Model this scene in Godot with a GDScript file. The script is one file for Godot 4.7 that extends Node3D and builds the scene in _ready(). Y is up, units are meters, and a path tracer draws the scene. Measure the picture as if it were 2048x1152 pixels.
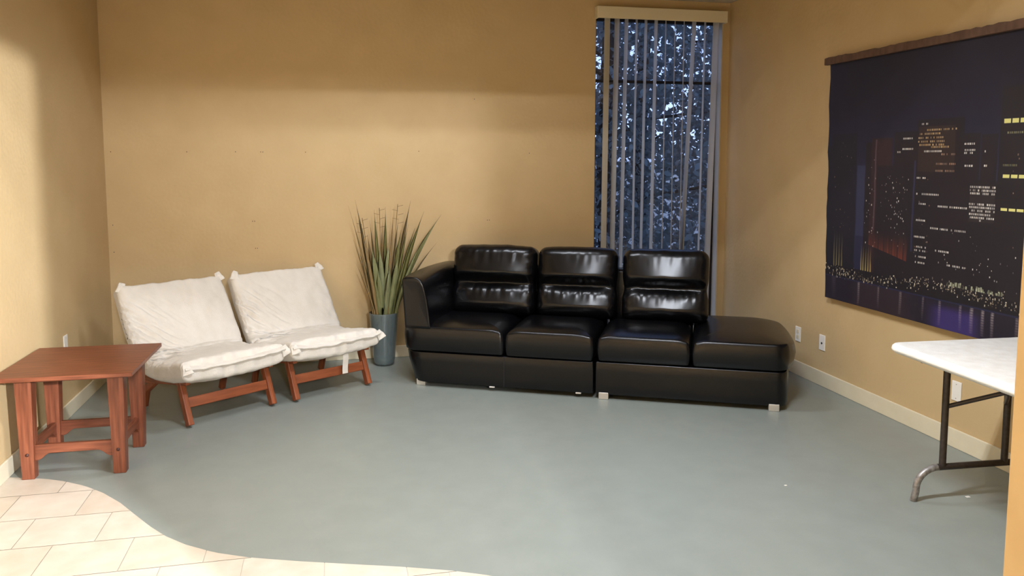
extends Node3D

# ------------------------------------------------------------------ constants of the place (metres)
const LEFT := -1.737
const RIGHT := 3.566
const BACK := -6.832
const FRONT := 6.0
const HALL_RIGHT := 5.0       # the hall behind the partition is wider than the room
const HIGH := 3.11
const DROP := 2.61            # underside of the header over the opening
const PART_Z := -1.0          # room side of the partition
const PART_X := 1.013         # free end of the partition

var names := {}
var M := {}
var rng := RandomNumberGenerator.new()
var noise := FastNoiseLite.new()

# ------------------------------------------------------------------ naming and adding
func numbered(n: String) -> String:
	if not names.has(n):
		names[n] = 0
		return n
	names[n] += 1
	return "%s_%03d" % [n, names[n]]

func tag(o: Node, label: String, category: String, group := "") -> void:
	o.set_meta("label", label)
	o.set_meta("category", category)
	if group != "":
		o.set_meta("group", group)

func thing(called: String, label: String, category: String, at := Vector3.ZERO, turn := 0.0, group := "") -> Node3D:
	var o := Node3D.new()
	o.name = numbered(called)
	add_child(o)
	o.position = at
	o.rotation.y = deg_to_rad(turn)
	tag(o, label, category, group)
	return o

func part(called: String, mesh: Mesh, mat: Material, parent: Node, at := Vector3.ZERO) -> MeshInstance3D:
	var o := MeshInstance3D.new()
	o.name = called
	o.mesh = mesh
	o.material_override = mat
	o.position = at
	o.cast_shadow = GeometryInstance3D.SHADOW_CASTING_SETTING_ON
	parent.add_child(o, true)
	return o

func single(called: String, mesh: Mesh, mat: Material, label: String, category: String, at := Vector3.ZERO, group := "") -> MeshInstance3D:
	var o := part(numbered(called), mesh, mat, self, at)
	tag(o, label, category, group)
	return o

func struct(called: String, mesh: Mesh, mat: Material) -> MeshInstance3D:
	var o := part(called, mesh, mat, self)
	o.set_meta("kind", "structure")
	return o

# ------------------------------------------------------------------ mesh helpers
func mk(v: PackedVector3Array, f: PackedInt32Array, uv := PackedVector2Array()) -> ArrayMesh:
	# f: triangles counter-clockwise seen from outside; stored clockwise for Godot; smooth normals weighted by area
	var nrm := PackedVector3Array()
	nrm.resize(v.size())
	var g := PackedInt32Array()
	g.resize(f.size())
	for t in range(0, f.size(), 3):
		var a := f[t]
		var b := f[t + 1]
		var c := f[t + 2]
		var n := (v[b] - v[a]).cross(v[c] - v[a])
		nrm[a] += n
		nrm[b] += n
		nrm[c] += n
		g[t] = a
		g[t + 1] = c
		g[t + 2] = b
	for k in nrm.size():
		nrm[k] = nrm[k].normalized() if nrm[k].length_squared() > 1e-20 else Vector3.UP
	var arr := []
	arr.resize(Mesh.ARRAY_MAX)
	arr[Mesh.ARRAY_VERTEX] = v
	arr[Mesh.ARRAY_NORMAL] = nrm
	arr[Mesh.ARRAY_INDEX] = g
	if uv.size() == v.size():
		arr[Mesh.ARRAY_TEX_UV] = uv
	var m := ArrayMesh.new()
	m.add_surface_from_arrays(Mesh.PRIMITIVE_TRIANGLES, arr)
	return m

func marks(h: float, r: float, mid: int, k: int) -> PackedFloat32Array:
	var o := PackedFloat32Array()
	for i in k:
		o.append(-(h - r) - r * tan(PI / 4.0 * float(k - i) / k))
	for i in mid + 1:
		o.append(lerpf(-(h - r), h - r, float(i) / mid))
	for i in k:
		o.append((h - r) + r * tan(PI / 4.0 * float(i + 1) / k))
	return o

# a box with rounded edges, its surface gridded, then bent by "deform" (a Callable Vector3 -> Vector3)
func rbox_data(size: Vector3, r: float, mid: Vector3i, k: int, deform = null) -> Array:
	var h := size / 2.0
	var ax := [marks(h.x, r, mid.x, k), marks(h.y, r, mid.y, k), marks(h.z, r, mid.z, k)]
	var v := PackedVector3Array()
	var f := PackedInt32Array()
	var seen := {}
	for axis in 3:
		var a1 := (axis + 1) % 3
		var a2 := (axis + 2) % 3
		for side in [-1.0, 1.0]:
			var n1: int = ax[a1].size()
			var n2: int = ax[a2].size()
			var ids := PackedInt32Array()
			ids.resize(n1 * n2)
			for i in n1:
				for j in n2:
					var p := Vector3.ZERO
					p[axis] = side * h[axis]
					p[a1] = ax[a1][i]
					p[a2] = ax[a2][j]
					var key := Vector3i((p * 20000.0).round())
					if not seen.has(key):
						seen[key] = v.size()
						var lim := h - Vector3.ONE * r
						var q := p.clamp(-lim, lim)
						var d := p - q
						v.append(q + d.normalized() * r if d.length() > 1e-7 else p)
					ids[i * n2 + j] = seen[key]
			for i in n1 - 1:
				for j in n2 - 1:
					var a := ids[i * n2 + j]
					var b := ids[(i + 1) * n2 + j]
					var c := ids[(i + 1) * n2 + j + 1]
					var d2 := ids[i * n2 + j + 1]
					if side > 0:
						f.append_array([a, b, c, a, c, d2])
					else:
						f.append_array([a, c, b, a, d2, c])
	if deform != null:
		for i in v.size():
			v[i] = deform.call(v[i])
	return [v, f]

func rbox(size: Vector3, r: float, mid := Vector3i.ONE, k := 1, deform = null) -> ArrayMesh:
	var d := rbox_data(size, r, mid, k, deform)
	return mk(d[0], d[1])

func bevel_between(x0: float, x1: float, y0: float, y1: float, z0: float, z1: float, r := 0.004) -> ArrayMesh:
	var c := Vector3((x0 + x1) / 2, (y0 + y1) / 2, (z0 + z1) / 2)
	return rbox(Vector3(x1 - x0, y1 - y0, z1 - z0), r, Vector3i.ONE, 1, func(p): return p + c)

# a bar of rectangular section from a to b; "up" sets which way the section's h side points
func bar(a: Vector3, b: Vector3, w: float, h: float, r := 0.004, up := Vector3.UP) -> ArrayMesh:
	var l := (b - a).length()
	var z := (b - a).normalized()
	var x := up.cross(z).normalized()
	var y := z.cross(x)
	var m := (a + b) / 2
	return rbox(Vector3(w, h, l), r, Vector3i.ONE, 1, func(p): return m + x * p.x + y * p.y + z * p.z)

# several plain boxes [x0,x1,y0,y1,z0,z1] in one mesh (walls with openings)
func boxes(list: Array) -> ArrayMesh:
	var st := SurfaceTool.new()
	st.begin(Mesh.PRIMITIVE_TRIANGLES)
	for b in list:
		var bm := BoxMesh.new()
		bm.size = Vector3(b[1] - b[0], b[3] - b[2], b[5] - b[4])
		st.append_from(bm, 0, Transform3D(Basis(), Vector3((b[0] + b[1]) / 2, (b[2] + b[3]) / 2, (b[4] + b[5]) / 2)))
	return st.commit()

# rings of equal count, closed round, capped at both ends; wind = 1 when the rings run counter-clockwise seen from the last ring
func loft(rings: Array, wind := 1, cap0 := true, cap1 := true) -> ArrayMesh:
	var v := PackedVector3Array()
	var f := PackedInt32Array()
	var n: int = rings[0].size()
	for r in rings:
		v.append_array(r)
	for i in rings.size() - 1:
		for j in n:
			var a := i * n + j
			var b := i * n + (j + 1) % n
			var c := (i + 1) * n + (j + 1) % n
			var d := (i + 1) * n + j
			if wind > 0:
				f.append_array([a, b, c, a, c, d])
			else:
				f.append_array([a, c, b, a, d, c])
	for e in 2:
		if (e == 0 and not cap0) or (e == 1 and not cap1):
			continue
		var base := 0 if e == 0 else (rings.size() - 1) * n
		var mid := Vector3.ZERO
		for j in n:
			mid += v[base + j]
		var c0 := v.size()
		v.append(mid / n)
		for j in n:
			var a := base + j
			var b := base + (j + 1) % n
			if (e == 1) == (wind > 0):
				f.append_array([a, b, c0])
			else:
				f.append_array([b, a, c0])
	return mk(v, f)

# outline of a rounded rectangle, (x, z) with z towards the front; radii front-left, front-right, back-right, back-left; bow pushes the left and right sides out
func outline(x0: float, x1: float, zb: float, zf: float, rad: Array, bow_l := 0.0, bow_r := 0.0) -> PackedVector2Array:
	var o := PackedVector2Array()
	var cor := [Vector2(x0 + rad[0], zf - rad[0]), Vector2(x1 - rad[1], zf - rad[1]), Vector2(x1 - rad[2], zb + rad[2]), Vector2(x0 + rad[3], zb + rad[3])]
	var start := [180.0, 90.0, 0.0, -90.0]
	for c in 4:
		for i in 9:
			var a := deg_to_rad(start[c] - 90.0 * i / 8.0)
			o.append(cor[c] + Vector2(cos(a), sin(a)) * rad[c])
		var nxt: int = (c + 1) % 4
		var a0 := deg_to_rad(start[nxt])
		var to: Vector2 = cor[nxt] + Vector2(cos(a0), sin(a0)) * rad[nxt]
		var fr := o[o.size() - 1]
		for i in range(1, 12):
			o.append(fr.lerp(to, i / 12.0))
	for i in o.size():
		var t := clampf((zf - o[i].y) / (zf - zb), 0, 1)
		var s := sin(pow(t, 0.8) * PI)
		var k := clampf((o[i].x - x0) / (x1 - x0), 0, 1)
		o[i].x += s * (bow_r * smoothstep(0.5, 1.0, k) - bow_l * smoothstep(0.5, 1.0, 1.0 - k))
	return o

# a cushion or carcase: outline lofted through prof = [[inset, scale, height], ...]
func stack(o: PackedVector2Array, prof: Array, shift = null) -> ArrayMesh:
	var n := o.size()
	var mid := Vector2.ZERO
	for p in o:
		mid += p / n
	var nor := PackedVector2Array()
	for i in n:
		var t := (o[(i + 1) % n] - o[(i - 1 + n) % n])
		nor.append(Vector2(-t.y, t.x).normalized() * (1.0 if Vector2(-t.y, t.x).dot(o[i] - mid) > 0 else -1.0))
	var rings := []
	for q in prof:
		var r := PackedVector3Array()
		for i in n:
			var p: Vector2 = mid + (o[i] - nor[i] * float(q[0]) - mid) * float(q[1])
			var w := Vector3(p.x, q[2], p.y)
			r.append(shift.call(w) if shift != null else w)
		rings.append(r)
	return loft(rings, 1)

func tube(path: PackedVector3Array, rad: float, sides := 12) -> ArrayMesh:
	var rings := []
	var x := Vector3.RIGHT
	for i in path.size():
		var t := (path[mini(i + 1, path.size() - 1)] - path[maxi(i - 1, 0)]).normalized()
		if i == 0:
			x = Vector3.UP.cross(t) if absf(t.y) < 0.9 else Vector3.RIGHT.cross(t)
		x = (x - t * x.dot(t)).normalized()
		var y := t.cross(x)
		var r := PackedVector3Array()
		for j in sides:
			var a := TAU * j / sides
			r.append(path[i] + (x * cos(a) + y * sin(a)) * rad)
		rings.append(r)
	return loft(rings, 1)

func lathe(prof: Array, sides := 40, cap0 := true, cap1 := true) -> ArrayMesh:
	var rings := []
	for q in prof:
		var r := PackedVector3Array()
		for j in sides:
			var a := -TAU * j / sides
			r.append(Vector3(cos(a) * q[0], q[1], sin(a) * q[0]))
		rings.append(r)
	return loft(rings, 1, cap0, cap1)

# a flat polygon (x, z) given thickness: top at y1, underside at y0
func slab(poly: PackedVector2Array, y0: float, y1: float) -> ArrayMesh:
	var st := SurfaceTool.new()
	st.begin(Mesh.PRIMITIVE_TRIANGLES)
	var idx := Geometry2D.triangulate_polygon(poly)
	for t in range(0, idx.size(), 3):
		var a := poly[idx[t]]
		var b := poly[idx[t + 1]]
		var c := poly[idx[t + 2]]
		if (b - a).cross(c - a) < 0:
			var s := b
			b = c
			c = s
		for p in [a, b, c]:
			st.set_normal(Vector3.UP)
			st.add_vertex(Vector3(p.x, y1, p.y))
	var ccw := Geometry2D.is_polygon_clockwise(poly)
	for i in poly.size():
		var p := poly[i]
		var q := poly[(i + 1) % poly.size()]
		var d := (q - p).normalized()
		var n := Vector3(d.y, 0, -d.x) * (-1.0 if ccw else 1.0)
		for w in [Vector3(p.x, y0, p.y), Vector3(p.x, y1, p.y), Vector3(q.x, y1, q.y), Vector3(p.x, y0, p.y), Vector3(q.x, y1, q.y), Vector3(q.x, y0, q.y)]:
			st.set_normal(n)
			st.add_vertex(w)
	return st.commit()

# ------------------------------------------------------------------ materials
func mat(c: Color, rough := 0.6, metal := 0.0) -> StandardMaterial3D:
	var m := StandardMaterial3D.new()
	m.albedo_color = c
	m.roughness = rough
	m.metallic = metal
	return m

func rgb(r: float, g: float, b: float) -> Color:
	return Color(r / 255.0, g / 255.0, b / 255.0)

func noise_image(w: int, h: int, fx: float, fy: float, lo: Color, hi: Color, octaves := 4, seed_ := 1, contrast := 1.0) -> ImageTexture:
	var n := FastNoiseLite.new()
	n.seed = seed_
	n.noise_type = FastNoiseLite.TYPE_SIMPLEX_SMOOTH
	n.fractal_octaves = octaves
	n.frequency = 1.0
	var im := Image.create(w, h, false, Image.FORMAT_RGB8)
	# seamless: blend the noise with its shifted copy towards the far edges
	for y in h:
		var ty := clampf((float(y) / h - 0.75) * 4.0, 0, 1)
		for x in w:
			var tx := clampf((float(x) / w - 0.75) * 4.0, 0, 1)
			var u := float(x) / w * fx
			var v := float(y) / h * fy
			var a := n.get_noise_2d(u, v)
			if tx > 0:
				a = lerpf(a, n.get_noise_2d(u - fx, v), tx)
			if ty > 0:
				var b := n.get_noise_2d(u, v - fy)
				if tx > 0:
					b = lerpf(b, n.get_noise_2d(u - fx, v - fy), tx)
				a = lerpf(a, b, ty)
			im.set_pixel(x, y, lo.lerp(hi, clampf(0.5 + a * contrast, 0, 1)))
	im.generate_mipmaps()
	return ImageTexture.create_from_image(im)

func bump(w: int, fx: float, strength: float, seed_: int, fy := -1.0) -> ImageTexture:
	var t := noise_image(w, w, fx, fx if fy < 0 else fy, Color.BLACK, Color.WHITE, 3, seed_, 1.0)
	var im := t.get_image()
	im.clear_mipmaps()
	im.bump_map_to_normal_map(strength)
	return ImageTexture.create_from_image(im)

func tri(m: StandardMaterial3D, tex: Texture2D, scale: float, nor: Texture2D = null, nscale := 1.0, world := true) -> StandardMaterial3D:
	if tex != null:
		m.albedo_texture = tex
	if nor != null:
		m.normal_enabled = true
		m.normal_texture = nor
		m.normal_scale = nscale
	m.uv1_triplanar = true
	m.uv1_world_triplanar = world
	m.uv1_scale = Vector3.ONE * scale
	return m

func make_materials() -> void:
	var stipple := bump(256, 60.0, 3.0, 5)
	var wall_tex := noise_image(512, 512, 5.0, 5.0, Color(0.97, 0.965, 0.955), Color(1, 1, 1), 5, 11, 0.8)
	M.wall = tri(mat(rgb(199, 173, 128), 0.7), wall_tex, 0.45, stipple, 0.03)
	M.ceiling = tri(mat(rgb(196, 184, 164), 0.9), wall_tex, 0.6, stipple, 0.1)
	M.baseboard = tri(mat(rgb(222, 212, 184), 0.45), wall_tex, 1.3)
	var floor_tex := noise_image(512, 512, 9.0, 9.0, Color(0.965, 0.967, 0.965), Color(1, 1, 1), 5, 21, 0.8)
	M.vinyl = tri(mat(rgb(136, 142, 135), 0.36), floor_tex, 0.5, bump(256, 24.0, 1.0, 23), 0.03)
	M.grout = mat(rgb(190, 179, 160), 0.9)
	M.hall_floor = tri(mat(rgb(226, 214, 194), 0.5), floor_tex, 0.8)
	M.tile = []
	for c in [rgb(208, 197, 180), rgb(204, 192, 174), rgb(211, 200, 184)]:
		M.tile.append(tri(mat(c, 0.42), noise_image(256, 256, 4.0, 4.0, Color(0.955, 0.945, 0.93), Color(1, 1, 1), 4, 31 + M.tile.size(), 0.9), 1.7))
	# leather
	var grain := bump(512, 90.0, 2.0, 41)
	M.leather = tri(mat(rgb(7, 7, 9), 0.27), null, 2.2, grain, 0.05, false)
	M.leather.metallic_specular = 0.44
	M.leather_seam = mat(rgb(14, 13, 15), 0.6)
	M.foot_metal = mat(rgb(200, 197, 190), 0.35, 0.6)
	M.lining = mat(rgb(190, 186, 178), 0.8)
	# wood
	M.cherry = tri(mat(rgb(134, 76, 50), 0.4), noise_image(512, 512, 2.5, 42.0, Color(0.72, 0.66, 0.62), Color(1, 1, 1), 4, 51, 0.9), 1.1, null, 1.0, false)
	M.cherry_v = tri(mat(rgb(134, 76, 50), 0.4), noise_image(512, 512, 42.0, 2.5, Color(0.72, 0.66, 0.62), Color(1, 1, 1), 4, 52, 0.9), 1.1, null, 1.0, false)
	M.honey = tri(mat(rgb(152, 84, 48), 0.42), noise_image(512, 512, 2.5, 42.0, Color(0.72, 0.66, 0.6), Color(1, 1, 1), 4, 53, 0.9), 1.1, null, 1.0, false)
	M.honey_v = tri(mat(rgb(152, 84, 48), 0.42), noise_image(512, 512, 42.0, 2.5, Color(0.72, 0.66, 0.6), Color(1, 1, 1), 4, 54, 0.9), 1.1, null, 1.0, false)
	M.peg = mat(rgb(62, 26, 16), 0.5)
	# cloth
	M.canvas = tri(mat(rgb(214, 208, 198), 0.9), noise_image(512, 512, 6.0, 6.0, Color(0.96, 0.955, 0.94), Color(1, 1, 1), 4, 61, 0.9), 1.5, bump(256, 70.0, 2.0, 62), 0.25, false)
	M.canvas.rim_enabled = true
	M.canvas.rim = 0.2
	# plant and vase
	M.leaf = []
	for c in [rgb(112, 112, 58), rgb(122, 128, 84), rgb(96, 82, 44), rgb(134, 140, 100), rgb(140, 116, 72)]:
		var lm := tri(mat(c, 0.6), noise_image(256, 256, 40.0, 2.0, Color(0.75, 0.72, 0.66), Color(1, 1, 1), 3, 71, 0.9), 3.0, null, 1.0, false)
		lm.backlight_enabled = true
		lm.backlight = Color(0.12, 0.12, 0.06)
		M.leaf.append(lm)
	M.vase = mat(rgb(112, 124, 124), 0.08)
	M.vase.transparency = BaseMaterial3D.TRANSPARENCY_ALPHA
	M.vase.albedo_color.a = 0.62
	M.vase_base = mat(rgb(84, 98, 96), 0.1)
	# folding table
	M.plastic = tri(mat(rgb(240, 238, 231), 0.42), noise_image(256, 256, 8.0, 8.0, Color(0.955, 0.95, 0.94), Color(1, 1, 1), 4, 81, 0.9), 1.5, bump(256, 60.0, 2.0, 82), 0.12, false)
	M.steel = tri(mat(rgb(74, 66, 60), 0.4, 0.4), noise_image(256, 256, 10.0, 10.0, Color(0.82, 0.8, 0.78), Color(1, 1, 1), 4, 83, 0.9), 4.0, null, 1.0, false)
	M.worn_steel = tri(mat(rgb(172, 168, 164), 0.4, 0.5), noise_image(256, 256, 14.0, 14.0, Color(0.72, 0.7, 0.68), Color(1, 1, 1), 4, 84, 1.2), 3.0, null, 1.0, false)
	# window
	M.frame = mat(rgb(40, 34, 38), 0.45, 0.3)
	M.glass = mat(Color(0.1, 0.11, 0.13, 0.28), 0.02)
	M.glass.transparency = BaseMaterial3D.TRANSPARENCY_ALPHA
	M.vane = tri(mat(rgb(178, 172, 158), 0.55), null, 1.0)
	M.vane.backlight_enabled = true
	M.vane.backlight = Color(0.05, 0.05, 0.05)
	M.valance = mat(rgb(216, 203, 172), 0.5)
	M.reveal = tri(mat(rgb(206, 192, 164), 0.6), wall_tex, 1.0)
	M.plate = mat(rgb(236, 232, 222), 0.35)
	M.dark = mat(rgb(46, 38, 32), 0.7)
	M.rail = tri(mat(rgb(98, 72, 56), 0.75), noise_image(256, 256, 18.0, 6.0, Color(0.82, 0.8, 0.78), Color(1, 1, 1), 4, 91, 1.0), 1.0)
	M.canvas_edge = mat(rgb(34, 27, 30), 0.8)
	# outside
	M.bark = tri(mat(rgb(58, 52, 48), 0.9), noise_image(256, 256, 30.0, 5.0, Color(0.6, 0.58, 0.55), Color(1, 1, 1), 4, 95, 1.0), 1.0)
	M.foliage = []
	for c in [rgb(80, 90, 86)]:
		var fm := mat(c, 0.55)
		fm.backlight_enabled = true
		fm.backlight = Color(0.5, 0.5, 0.5)
		M.foliage.append(fm)
	M.lawn = mat(rgb(58, 70, 52), 0.95)
	# lamps
	M.housing = mat(rgb(120, 118, 112), 0.45, 0.3)
	M.tube_glow = mat(rgb(255, 246, 226), 0.4)
	M.tube_glow.emission_enabled = true
	M.tube_glow.emission = rgb(255, 240, 214)
	M.tube_glow.emission_energy_multiplier = 2.0

# ------------------------------------------------------------------ lamps
const WARM := Color(0.935, 0.957, 1.0)

# recessed fluorescent fitting: open box in the ceiling, bare tubes across x
func troffer(x0: float, x1: float, z0: float, z1: float, tubes: Array, energy: float, label: String) -> void:
	var c := Vector3((x0 + x1) / 2, HIGH, (z0 + z1) / 2)
	var t := thing("troffer_light", label, "ceiling light", c, 0, "recessed ceiling troffers")
	var w := (x1 - x0) / 2
	var d := (z1 - z0) / 2
	var hh := 0.26
	part("housing", boxes([[-w, w, hh, hh + 0.01, -d, d], [-w - 0.01, -w, 0, hh + 0.01, -d, d], [w, w + 0.01, 0, hh + 0.01, -d, d], [-w - 0.01, w + 0.01, 0, hh + 0.01, -d - 0.01, -d], [-w - 0.01, w + 0.01, 0, hh + 0.01, d, d + 0.01]]), M.housing, t)
	for z in tubes:
		var zz: float = z - c.z
		part("tube", tube(PackedVector3Array([Vector3(-w + 0.03, 0.235, zz), Vector3(w - 0.03, 0.235, zz)]), 0.013, 10), M.tube_glow, t)
		var a := AreaLight3D.new()
		a.name = "tube_lamp"
		a.area_size = Vector2(2 * w - 0.08, 0.026)
		a.light_energy = energy
		a.light_color = WARM
		a.area_range = 20.0
		a.shadow_enabled = true
		a.position = Vector3(0, 0.215, zz)
		a.rotation.x = -PI / 2
		t.add_child(a, true)

func globe(at: Vector3, energy: float, label: String) -> void:
	var t := thing("globe_light", label, "ceiling light", at)
	part("globe", lathe([[0.03, 0.178], [0.1, 0.15], [0.155, 0.09], [0.18, 0.0], [0.155, -0.09], [0.1, -0.15], [0.03, -0.177]], 28), M.tube_glow, t)
	part("stem", tube(PackedVector3Array([Vector3(0, 0.17, 0), Vector3(0, HIGH - at.y, 0)]), 0.015, 8), M.foot_metal, t)
	var o := OmniLight3D.new()
	o.name = "globe_lamp"
	o.light_energy = energy
	o.light_color = WARM
	o.omni_range = 30.0
	o.omni_attenuation = 2.0
	o.light_size = 0.17
	o.shadow_enabled = true
	t.add_child(o, true)

# a spot head on a short stem under the hall ceiling, turned towards "aim"
func spot_head(at: Vector3, aim: Vector3, energy: float, angle: float, label: String) -> void:
	var t := thing("spot_light", label, "ceiling light", at)
	part("stem", tube(PackedVector3Array([Vector3(0, 0.04, 0), Vector3(0, HIGH - at.y, 0)]), 0.012, 8), M.foot_metal, t)
	var h := Node3D.new()
	h.name = "head"
	t.add_child(h, true)
	h.look_at_from_position(at, aim)
	h.position = Vector3.ZERO
	var sh := part("shade", lathe([[0.05, -0.11], [0.085, -0.09], [0.085, 0.02], [0.08, 0.02], [0.08, -0.08]], 24, true, false), M.foot_metal, h)
	sh.rotation.x = -PI / 2
	var ln := part("lens", lathe([[0.079, 0.0], [0.079, 0.006]], 24), M.tube_glow, h)
	ln.rotation.x = -PI / 2
	var o := SpotLight3D.new()
	o.name = "spot_lamp"
	o.light_energy = energy
	o.light_color = WARM
	o.spot_range = 30.0
	o.spot_attenuation = 2.0
	o.spot_angle = angle
	o.spot_angle_attenuation = 0.6
	o.light_size = 0.08
	o.shadow_enabled = true
	o.position = Vector3(0, 0, -0.03)
	h.add_child(o, true)

# ------------------------------------------------------------------ the room
const CURVE := [[-1.737, -4.64], [-1.695, -4.628], [-1.611, -4.598], [-1.533, -4.575], [-1.416, -4.512], [-1.295, -4.424], [-1.183, -4.314], [-1.065, -4.165], [-0.958, -4.0], [-0.861, -3.853], [-0.774, -3.737], [-0.672, -3.632], [-0.532, -3.525], [-0.379, -3.446], [-0.169, -3.366], [0.038, -3.296], [0.242, -3.228], [0.442, -3.152], [0.577, -3.086], [0.8, -2.95], [1.1, -2.72], [1.5, -2.36], [1.9, -1.9], [2.2, -1.4], [2.35, -1.0]]

func build_room() -> void:
	var fl := Node3D.new()
	fl.name = "floor"
	add_child(fl)
	fl.set_meta("kind", "structure")
	part("grout_bed", boxes([[LEFT - 0.1, RIGHT + 0.1, -0.12, -0.0015, BACK - 0.1, PART_Z], [LEFT - 0.1, HALL_RIGHT + 0.1, -0.12, -0.0015, PART_Z, FRONT + 0.1]]), M.grout, fl)
	var c3 := Curve2D.new()
	for i in CURVE.size():
		var p := Vector2(CURVE[i][0], CURVE[i][1])
		var pa := Vector2(CURVE[maxi(i - 1, 0)][0], CURVE[maxi(i - 1, 0)][1])
		var pb := Vector2(CURVE[mini(i + 1, CURVE.size() - 1)][0], CURVE[mini(i + 1, CURVE.size() - 1)][1])
		var tn := (pb - pa) / 6.0
		c3.add_point(p, -tn, tn)
	var edge := PackedVector2Array()
	for i in 121:
		edge.append(c3.sample_baked(c3.get_baked_length() * i / 120.0))
	var vinyl := edge.duplicate()
	vinyl.append_array([Vector2(RIGHT, PART_Z), Vector2(RIGHT, BACK), Vector2(LEFT, BACK)])
	part("vinyl_sheet", slab(vinyl, -0.0015, 0.0), M.vinyl, fl)
	var region := edge.duplicate()
	region.append_array([Vector2(2.35, -0.4), Vector2(LEFT, -0.4)])
	# brick-bond ceramic tiles cut along the curved edge
	var tw := 0.335
	var th := 0.305
	var row := 0
	var z := -4.665
	while z < -2.3:
		var x := LEFT - 0.7 + (0.025 + tw * 0.5 * row) - floorf(row * 0.5) * tw
		while x < 1.6:
			var rect := PackedVector2Array([Vector2(x + 0.0015, z + 0.0015), Vector2(x + tw - 0.0015, z + 0.0015), Vector2(x + tw - 0.0015, z + th - 0.0015), Vector2(x + 0.0015, z + th - 0.0015)])
			for piece in Geometry2D.intersect_polygons(rect, region):
				if piece.size() >= 3 and absf(area(piece)) > 0.0015:
					part("tile", slab(piece, -0.0015, 0.0), M.tile[rng.randi() % 3], fl)
			x += tw
		z += th
		row += 1
	part("hall_tiling", slab(PackedVector2Array([Vector2(LEFT, z), Vector2(1.5, z), Vector2(1.9, -1.9), Vector2(2.35, PART_Z), Vector2(HALL_RIGHT, PART_Z), Vector2(HALL_RIGHT, FRONT), Vector2(LEFT, FRONT)]), -0.0015, -0.0003), M.hall_floor, fl)

	# walls
	struct("wall_left", boxes([[LEFT - 0.1, LEFT, -0.12, HIGH, BACK - 0.15, FRONT + 0.1]]), M.wall)
	struct("wall_right", boxes([[RIGHT, RIGHT + 0.1, -0.12, HIGH, BACK - 0.15, PART_Z + 0.16]]), M.wall)
	struct("wall_hall_right", boxes([[HALL_RIGHT, HALL_RIGHT + 0.1, -0.12, HIGH, PART_Z, FRONT + 0.1], [RIGHT + 0.1, HALL_RIGHT, -0.12, HIGH, PART_Z, PART_Z + 0.16]]), M.wall)
	var wb := struct("wall_back", boxes([[LEFT, 2.285, -0.12, HIGH, BACK - 0.15, BACK], [3.5, RIGHT, -0.12, HIGH, BACK - 0.15, BACK], [2.285, 3.5, 2.965, HIGH, BACK - 0.15, BACK], [2.285, 3.5, -0.12, 0.12, BACK - 0.15, BACK]]), M.wall)
	for q in [[-1.69, 1.756], [-1.13, 1.757], [-0.76, 1.758], [-0.565, 1.757], [-0.548, 1.757], [-0.212, 1.756], [0.72, 1.765], [1.685, 1.75], [-0.645, 1.193], [-0.628, 1.193], [-0.628, 0.97], [-0.613, 0.97], [1.31, 1.17], [1.328, 1.17], [-1.745 + 0.045, 0.965], [-1.7, 1.18], [1.2, 2.21]]:
		part("nail_hole", lathe([[0.0035, 0.0], [0.0035, 0.0006]], 8), M.dark, wb, Vector3(q[0], q[1], BACK)).rotation.x = PI / 2
	struct("wall_hall", boxes([[LEFT, HALL_RIGHT, -0.12, HIGH, FRONT, FRONT + 0.1]]), M.wall)
	struct("wall_partition", boxes([[PART_X, RIGHT, -0.12, HIGH, PART_Z, PART_Z + 0.16], [LEFT, PART_X, DROP, HIGH, PART_Z, PART_Z + 0.16]]), M.wall)
	# ceiling with two openings for the fittings
	var ce := []
	var zs := [BACK - 0.15, T1[2], T1[3], T2[2], T2[3], FRONT + 0.1]
	for i in 3:
		ce.append([LEFT - 0.1, HALL_RIGHT + 0.1, HIGH, HIGH + 0.1, zs[i * 2], zs[i * 2 + 1]])
	for t in [T1, T2]:
		ce.append([LEFT - 0.1, t[0], HIGH, HIGH + 0.1, t[2], t[3]])
		ce.append([t[1], RIGHT + 0.1, HIGH, HIGH + 0.1, t[2], t[3]])
	struct("ceiling", boxes(ce), M.ceiling)
	# baseboards with a rounded top edge
	struct("baseboard_back", bevel_between(LEFT, RIGHT, 0, 0.1, BACK, BACK + 0.014), M.baseboard)
	struct("baseboard_left", bevel_between(LEFT, LEFT + 0.014, 0, 0.1, BACK + 0.014, FRONT), M.baseboard)
	struct("baseboard_right", bevel_between(RIGHT - 0.014, RIGHT, 0, 0.112, BACK + 0.014, PART_Z), M.baseboard)

func area(p: PackedVector2Array) -> float:
	var s := 0.0
	for i in p.size():
		s += p[i].cross(p[(i + 1) % p.size()])
	return s / 2

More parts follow.
